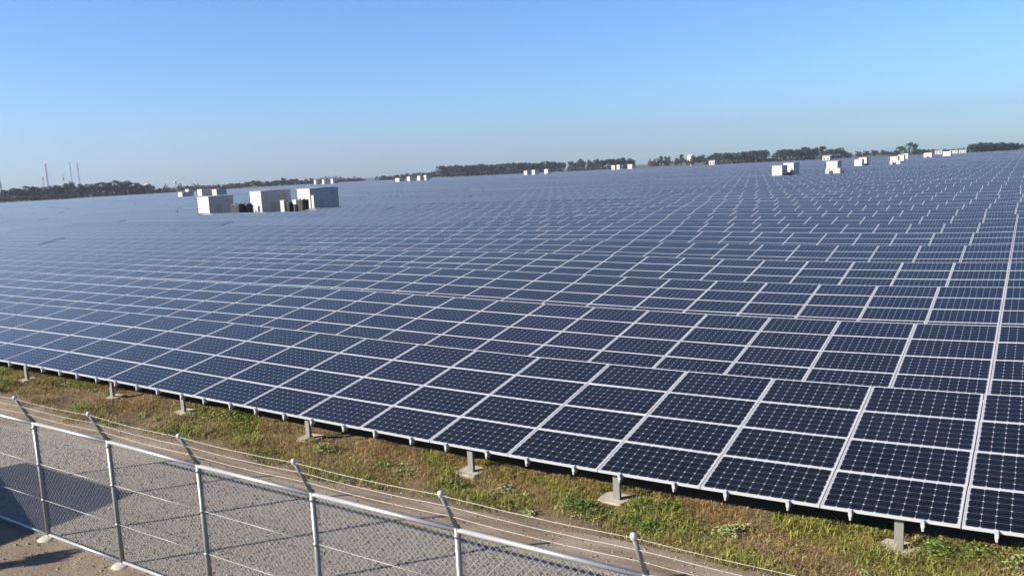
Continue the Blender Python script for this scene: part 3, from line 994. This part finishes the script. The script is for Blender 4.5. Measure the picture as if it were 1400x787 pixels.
def crane(px, ybase, px2, y2, D, label):
    x, y = pixel_ground(px, D); x2, y2_ = pixel_ground(px2, D)
    zt = z_at(px2, y2, D) - GZ; zc = z_at(px, ybase, D) - GZ
    root = empty('harbour_crane', (x, y, GZ)); tag(root, label, 'crane')
    b = MB()
    for sx, sy in ((-4, -4), (4, -4), (4, 4), (-4, 4)): b.tube((sx, sy, 0), (sx * .5, sy * .5, zc), .7, 6)
    b.box((-2.5, -2.5, zc), (2.5, 2.5, zc + 4)); b.build('portal', M_GREY, root)
    b = MB(); b.tube((0, 0, zc + 4), (x2 - x, y2_ - y, zt), .8, 6, .4); b.build('jib', M_STACK, root)
    b = MB(); b.tube((0, 0, zc + 4), (-(x2 - x) * .15, -(y2_ - y) * .15, zc + 14), .5, 6); b.build('mast', M_STACK, root)


crane(240, 250, 254, 241.3, 2000, 'pale crane with its long jib raised above the gap right of the left pines')
crane(88, 245.5, 92, 236, 2200, 'pale crane with a short steep jib between the chimneys')

# ------------------------------------------------------------------ fence
FY, FT = -5.0, 1.22
fence = empty('chain_link_fence', (0, FY, GZ))
tag(fence, 'galvanised chain link fence topped by leaning arms with barbed wire', 'fence')
FX = [-15.63, -13.67, -11.74, -9.83, -7.91, -5.93, -3.95, -1.98, -0.02, 1.94]


def rail_h(x): return 1.72 + 0.003 * (-x - 2) * 1.0 + 0.03 * (x < -9)


ARM = Vector((0, -0.22, 0.42))
for x in FX:
    h = rail_h(x)
    b = MB(); b.tube((x, 0, -.1), (x, 0, h + .05), 0.030, 12)
    for z in (0.03, .6, 1.16, h - .06): b.tube((x, 0, z - .02), (x, 0, z + .02), 0.036, 12)
    p = b.build('post', M_GALV, fence)
    b = MB(); b.tube((x, 0, h + .02), Vector((x, 0, h + .03)) + ARM, 0.024, 10, 0.021); b.build('barb_arm', M_GALV, p)
    b = MB(); e = Vector((x, 0, h + .03)) + ARM
    b.lathe([(.029, -.03), (.031, .0), (.025, .018), (.010, .028)], e, 12, M=ARM.to_track_quat('Z', 'Y').to_matrix().to_4x4()); b.build('cap', M_ALU, p)
    b = MB(); b.lathe([(.16, -.1), (.14, 0.0), (.10, .025), (.035, .03)], (x + random.uniform(-.02, .02), random.uniform(-.04, 0), 0.0), 9); b.build('concrete_base', M_CONC, p)
for a, c in zip(FX[:-1], FX[1:]):
    ha, hc = rail_h(a), rail_h(c)
    b = MB(); b.tube((a, 0, ha), (c, 0, hc), 0.025, 10); b.build('top_rail', M_RAIL, fence)
    b = MB(); b.tube((a, 0, .05), (c, 0, .05), 0.021, 10); b.build('bottom_rail', M_RAIL, fence)
    # mesh: two families of diagonal wires, slightly bellied between the posts
    b = MB(); P = 0.080; Wd, z0, z1 = c - a, 0.05, min(ha, hc)
    H = z1 - z0
    def pt(u, w, s): return (a + u, s * 0.002 + 0.03 + 0.008 * math.sin(math.pi * u / Wd) * math.sin(math.pi * w / H), z0 + w)
    for s in (1, -1):
        k = -int(H / P) - 1
        while k * P < Wd + H:
            u0 = k * P
            pts = []
            for q in np.linspace(0, H, 9):
                u = u0 + q if s > 0 else u0 + H - q - H
                u = u0 + q if s > 0 else u0 + H - q
                if 0 <= u <= Wd: pts.append((u, q))
            # clip ends exactly
            if s > 0:
                qa, qb = max(0, -u0), min(H, Wd - u0)
            else:
                qa, qb = max(0, u0 + H - Wd), min(H, u0 + H)
            if qb - qa > 0.02:
                qs = np.linspace(qa, qb, max(2, int((qb - qa) / .4) + 1))
                pp = [pt(u0 + q if s > 0 else u0 + H - q, q, s) for q in qs]
                b.path(pp, 0.0020, 3)
            k += 1
    b.build('wire_mesh', M_WIRE, fence)
for z in (.60, 1.16):
    b = MB()
    for a, c in zip(FX[:-1], FX[1:]): b.tube((a, -.004, z), (c, -.004, z), 0.003, 5)
    b.build('tension_wire', M_WIRE, fence)
for fr in (0.30, 0.62, 0.93):
    b = MB(); rr = random.Random(int(fr * 100))
    for a, c in zip(FX[:-1], FX[1:]):
        pa = Vector((a, 0, rail_h(a) + .03)) + ARM * fr + Vector((0, -.02, .015)); pc = Vector((c, 0, rail_h(c) + .03)) + ARM * fr + Vector((0, -.02, .015))
        pts = []
        for q in range(9):
            t = q / 8; p = pa.lerp(pc, t); p.z -= 0.018 * math.sin(math.pi * t) + rr.uniform(-.002, .002); pts.append(p)
        b.path(pts, 0.0024, 4)
        nb = 15
        for q in range(nb):
            t = (q + .5) / nb; p = pa.lerp(pc, t); p.z -= 0.018 * math.sin(math.pi * t)
            an = rr.uniform(0, 3.14)
            d = Vector((.006, math.cos(an) * .017, math.sin(an) * .017)); b.tube(p - d, p + d, 0.0017, 3, caps=False)
            d = Vector((-.006, math.cos(an + 1.6) * .017, math.sin(an + 1.6) * .017)); b.tube(p - d, p + d, 0.0017, 3, caps=False)
    b.build('barbed_wire', M_BARB, fence)

# ------------------------------------------------------------------ grass strip and weeds
def blades(name, n, xr, dens, hmin, hmax, wd, mat, label, lean=0.5, seed=1):
    rr = np.random.default_rng(seed)
    x = rr.uniform(*xr, n * 4); y = rr.uniform(-1.75, 0.75, n * 4)
    keep = rr.random(n * 4) < dens(x, y)
    for q in POST_X:
        if q > -40: keep &= ~((np.abs(x - q + .02) < .24 + .08 * np.sin(9 * y + 3 * q)) & (y > .0 + .05 * np.sin(11 * x)) & (y < .55))
    x, y = x[keep][:n], y[keep][:n]; m_ = len(x)
    z = np.array([ground_z(a, b_) for a, b_ in zip(x, y)]) - 0.005
    h = hmin + (hmax - hmin) * rr.random(m_) ** 1.5
    h *= .45 + 1.15 * pn(x, y, 2.6, seed * 1.0) * pn(x, y, 1.1, seed + 2.0) ** .5
    a = rr.uniform(0, 6.28, m_); ln = lean * h * rr.uniform(.3, 1.4, m_)
    base = np.stack([x, y, z], 1)
    side = np.stack([-np.sin(a), np.cos(a), 0 * a], 1) * (wd * (.6 + .8 * rr.random(m_)))[:, None]
    dirn = np.stack([np.cos(a), np.sin(a), 0 * a], 1)
    mid = base + dirn * (ln * .35)[:, None] + np.array([0, 0, 1]) * (h * .6)[:, None]
    tip = base + dirn * ln[:, None] + np.array([0, 0, 1]) * (h * np.clip(1 - .35 * ln / h, .4, 1))[:, None]
    V = np.stack([base - side, base + side, mid + side * .8, mid - side * .8, tip + side * .15, tip - side * .15], 1).reshape(-1, 3)
    i0 = (np.arange(m_) * 6)[:, None]
    F = np.concatenate([i0 + np.array([0, 1, 2, 3]), i0 + np.array([3, 2, 4, 5])], 1).reshape(-1, 4)
    o = raw_obj(name, V, F, mat, attr=np.repeat(rr.random(m_), 2))
    return tag(o, label, 'grass', kind='stuff')


def pn(x, y, s, ph):  # smooth patchiness
    return 0.5 + 0.5 * np.sin(x * s + ph + 1.4 * np.sin(y * 1.7 + x * .6 + ph)) * np.sin(y * s * 1.6 + 2.1 * ph + np.sin(x * .9 + ph))


def edge(x, y):
    lim = -1.15 + 0.25 * np.sin(x * 0.8) + 0.14 * np.sin(x * 2.3 + 1) + 0.1 * np.sin(x * 5.1)
    return np.clip((y - lim) / 0.45, 0, 1)


XR = (-36, 4)
blades('dry_grass', 110000, XR, lambda x, y: edge(x, y) * np.clip(3.2 * pn(x, y, .8, .4) * (.4 + pn(x, y, 2.9, 1.7)) - .30, .12, 1), 0.03, .15, .0032, M_DRY, 'dry brown grass covering the strip before the panels', 1.6, 3)
blades('green_grass', 75000, XR, lambda x, y: edge(x, y + .1) * np.clip(4.0 * pn(x, y, .7, 2.3) * (.4 + pn(x, y, 2.3, .6)) - 1.05 + .5 * (x > -2.5) + .5 * np.clip(y + .3, -.5, .5), .05, 1), 0.03, .17, .0048, M_GRASS, 'yellow green grass patches along the panel edge', 1.2, 4)


def weed(x, y, r, h, n, leaf, mat, label, name='weed_clump', seed=0):
    rr = np.random.default_rng(seed + 100)
    z = ground_z(x, y)
    root = empty(name, (x, y, z)); tag(root, label, 'weed', 'weeds on the grass strip')
    nl = 5
    lob = np.stack([rr.normal(0, .55, nl) * r * 1.5, rr.normal(0, .4, nl) * r, rr.uniform(.35, .8, nl) * r, rr.uniform(.4, 1.1, nl) * h], 1); lob[0, :2] = 0; lob[0, 2] = r * .8
    w_ = lob[:, 2] ** 2; li = rr.choice(nl, n, p=w_ / w_.sum())
    a = rr.uniform(0, 6.28, n); q = np.sqrt(rr.random(n)); rq = q * lob[li, 2]
    zz = lob[li, 3] * (1 - .75 * q ** 2) * (.25 + .75 * rr.random(n)) + .005
    C = np.stack([lob[li, 0] + rq * np.cos(a), lob[li, 1] + rq * np.sin(a), zz], 1)
    d = rr.normal(size=(n, 3)) * [1, 1, .5]; d /= np.linalg.norm(d, axis=1)[:, None]
    e = np.cross(d, [0, 0, 1] + .5 * rr.normal(size=(n, 3))); e /= np.linalg.norm(e, axis=1)[:, None]
    s = (leaf * rr.uniform(.6, 1.3, n))[:, None]
    V = np.stack([C - d * s, C + e * s * .5, C + d * s, C - e * s * .5], 1).reshape(-1, 3)
    raw_obj('leaves', V, np.arange(4 * n).reshape(n, 4), mat, root, rr.random(n))
    b = MB()
    for k in range(8):
        an = rr.uniform(0, 6.28); b.tube((0, 0, -.02), (r * .6 * math.cos(an), r * .6 * math.sin(an), h * .6), .004, 4, .002)
    b.build('stem', M_WEED, root)


def gpt(px, py):
    v = CD + CR * ((px - 700) / 1129.67) + CU * ((393.5 - py) / 1129.67)
    t = (GZ - CAM_LOC.z) / v.z
    return CAM_LOC.x + v.x * t, CAM_LOC.y + v.y * t


VIVID = [((787, 692), .24, .20, 'vivid green weed clump beside the footing of the second post from right'),
         ((887, 716), .22, .18, 'vivid green weed clump right of the second footing, nearest the fence')]
k = 0
for (p, r, h, lb) in VIVID:
    weed(*gpt(*p), r, h, 900, .020, M_WEED, lb, seed=k); k += 1
OTH = [((690, 668), .22, .13, M_SAGE, 'pale broad leaved weed between two footings near the middle'),
       ((905, 690), .26, .22, M_WEED, 'dull green weed clump right of the second footing, close to the panels'),
       ((1000, 722), .24, .16, M_SAGE, 'pale leafy weed under the panel edge right of the vivid clump'),
       ((1180, 712), .22, .13, M_WEED, 'green weed clump left of the rightmost footing'),
       ((1275, 745), .3, .22, M_SAGE, 'yellow green weed clump right of the rightmost footing'),
       ((1330, 765), .32, .2, M_WEED, 'dark green weed mat near the right edge of the grass strip'),
       ((1385, 775), .3, .2, M_SAGE, 'pale weed clump at the right edge of the grass strip'),
       ((550, 638), .28, .14, M_SAGE, 'pale green weed left of the third footing'),
       ((518, 634), .2, .12, M_WEED, 'bluish green low weed farther left of the third footing'),
       ((445, 612), .3, .15, M_SAGE, 'pale green weed right of the fourth post'),
       ((325, 577), .4, .16, M_WEED, 'wide green weed mat between the fourth and fifth posts'),
       ((290, 572), .35, .13, M_SAGE, 'pale weed mat just left of the wide green one'),
       ((90, 530), .3, .12, M_SAGE, 'pale weed between the two leftmost posts'),
       ((625, 655), .2, .1, M_WEED, 'small weed right at the third footing')]
for (p, r, h, mt, lb) in OTH:
    weed(*gpt(*p), r, h, 420, .026, mt, lb, seed=k); k += 1

rq = random.Random(5)
for n_ in range(46):
    x_ = -30 + 33 * (n_ + rq.random()) / 46; y_ = rq.uniform(-.85, .35)
    weed(x_, y_, rq.uniform(.08, .22), rq.uniform(.06, .15), 170, rq.uniform(.014, .024), rq.choice((M_SAGE, M_SAGE, M_GRASS, M_WEED)),
         'small ragged weed, one of many scattered over the grass along the panel edge', seed=300 + n_)

# ------------------------------------------------------------------ beside the frame: unseen cabin and tree added to throw the shadows at the left
make_hut(-15.6, -9.7, 3.4, 2.35, 2.5, 'unseen cabin added outside the fence beyond the left edge to throw its shadow', True)  # added for its shadow, not one of the equipment huts
o = empty('added_shadow_tree', (-14.25, -9.1, GZ)); o.scale = (1.5, 1.5, 2.5)
tag(o, 'unseen slim tree added outside the fence beyond the left edge to throw its shadow', 'tree')
link('crown', PROTO['tall', 0][0], o); link('trunk', PROTO['tall', 0][1], o)
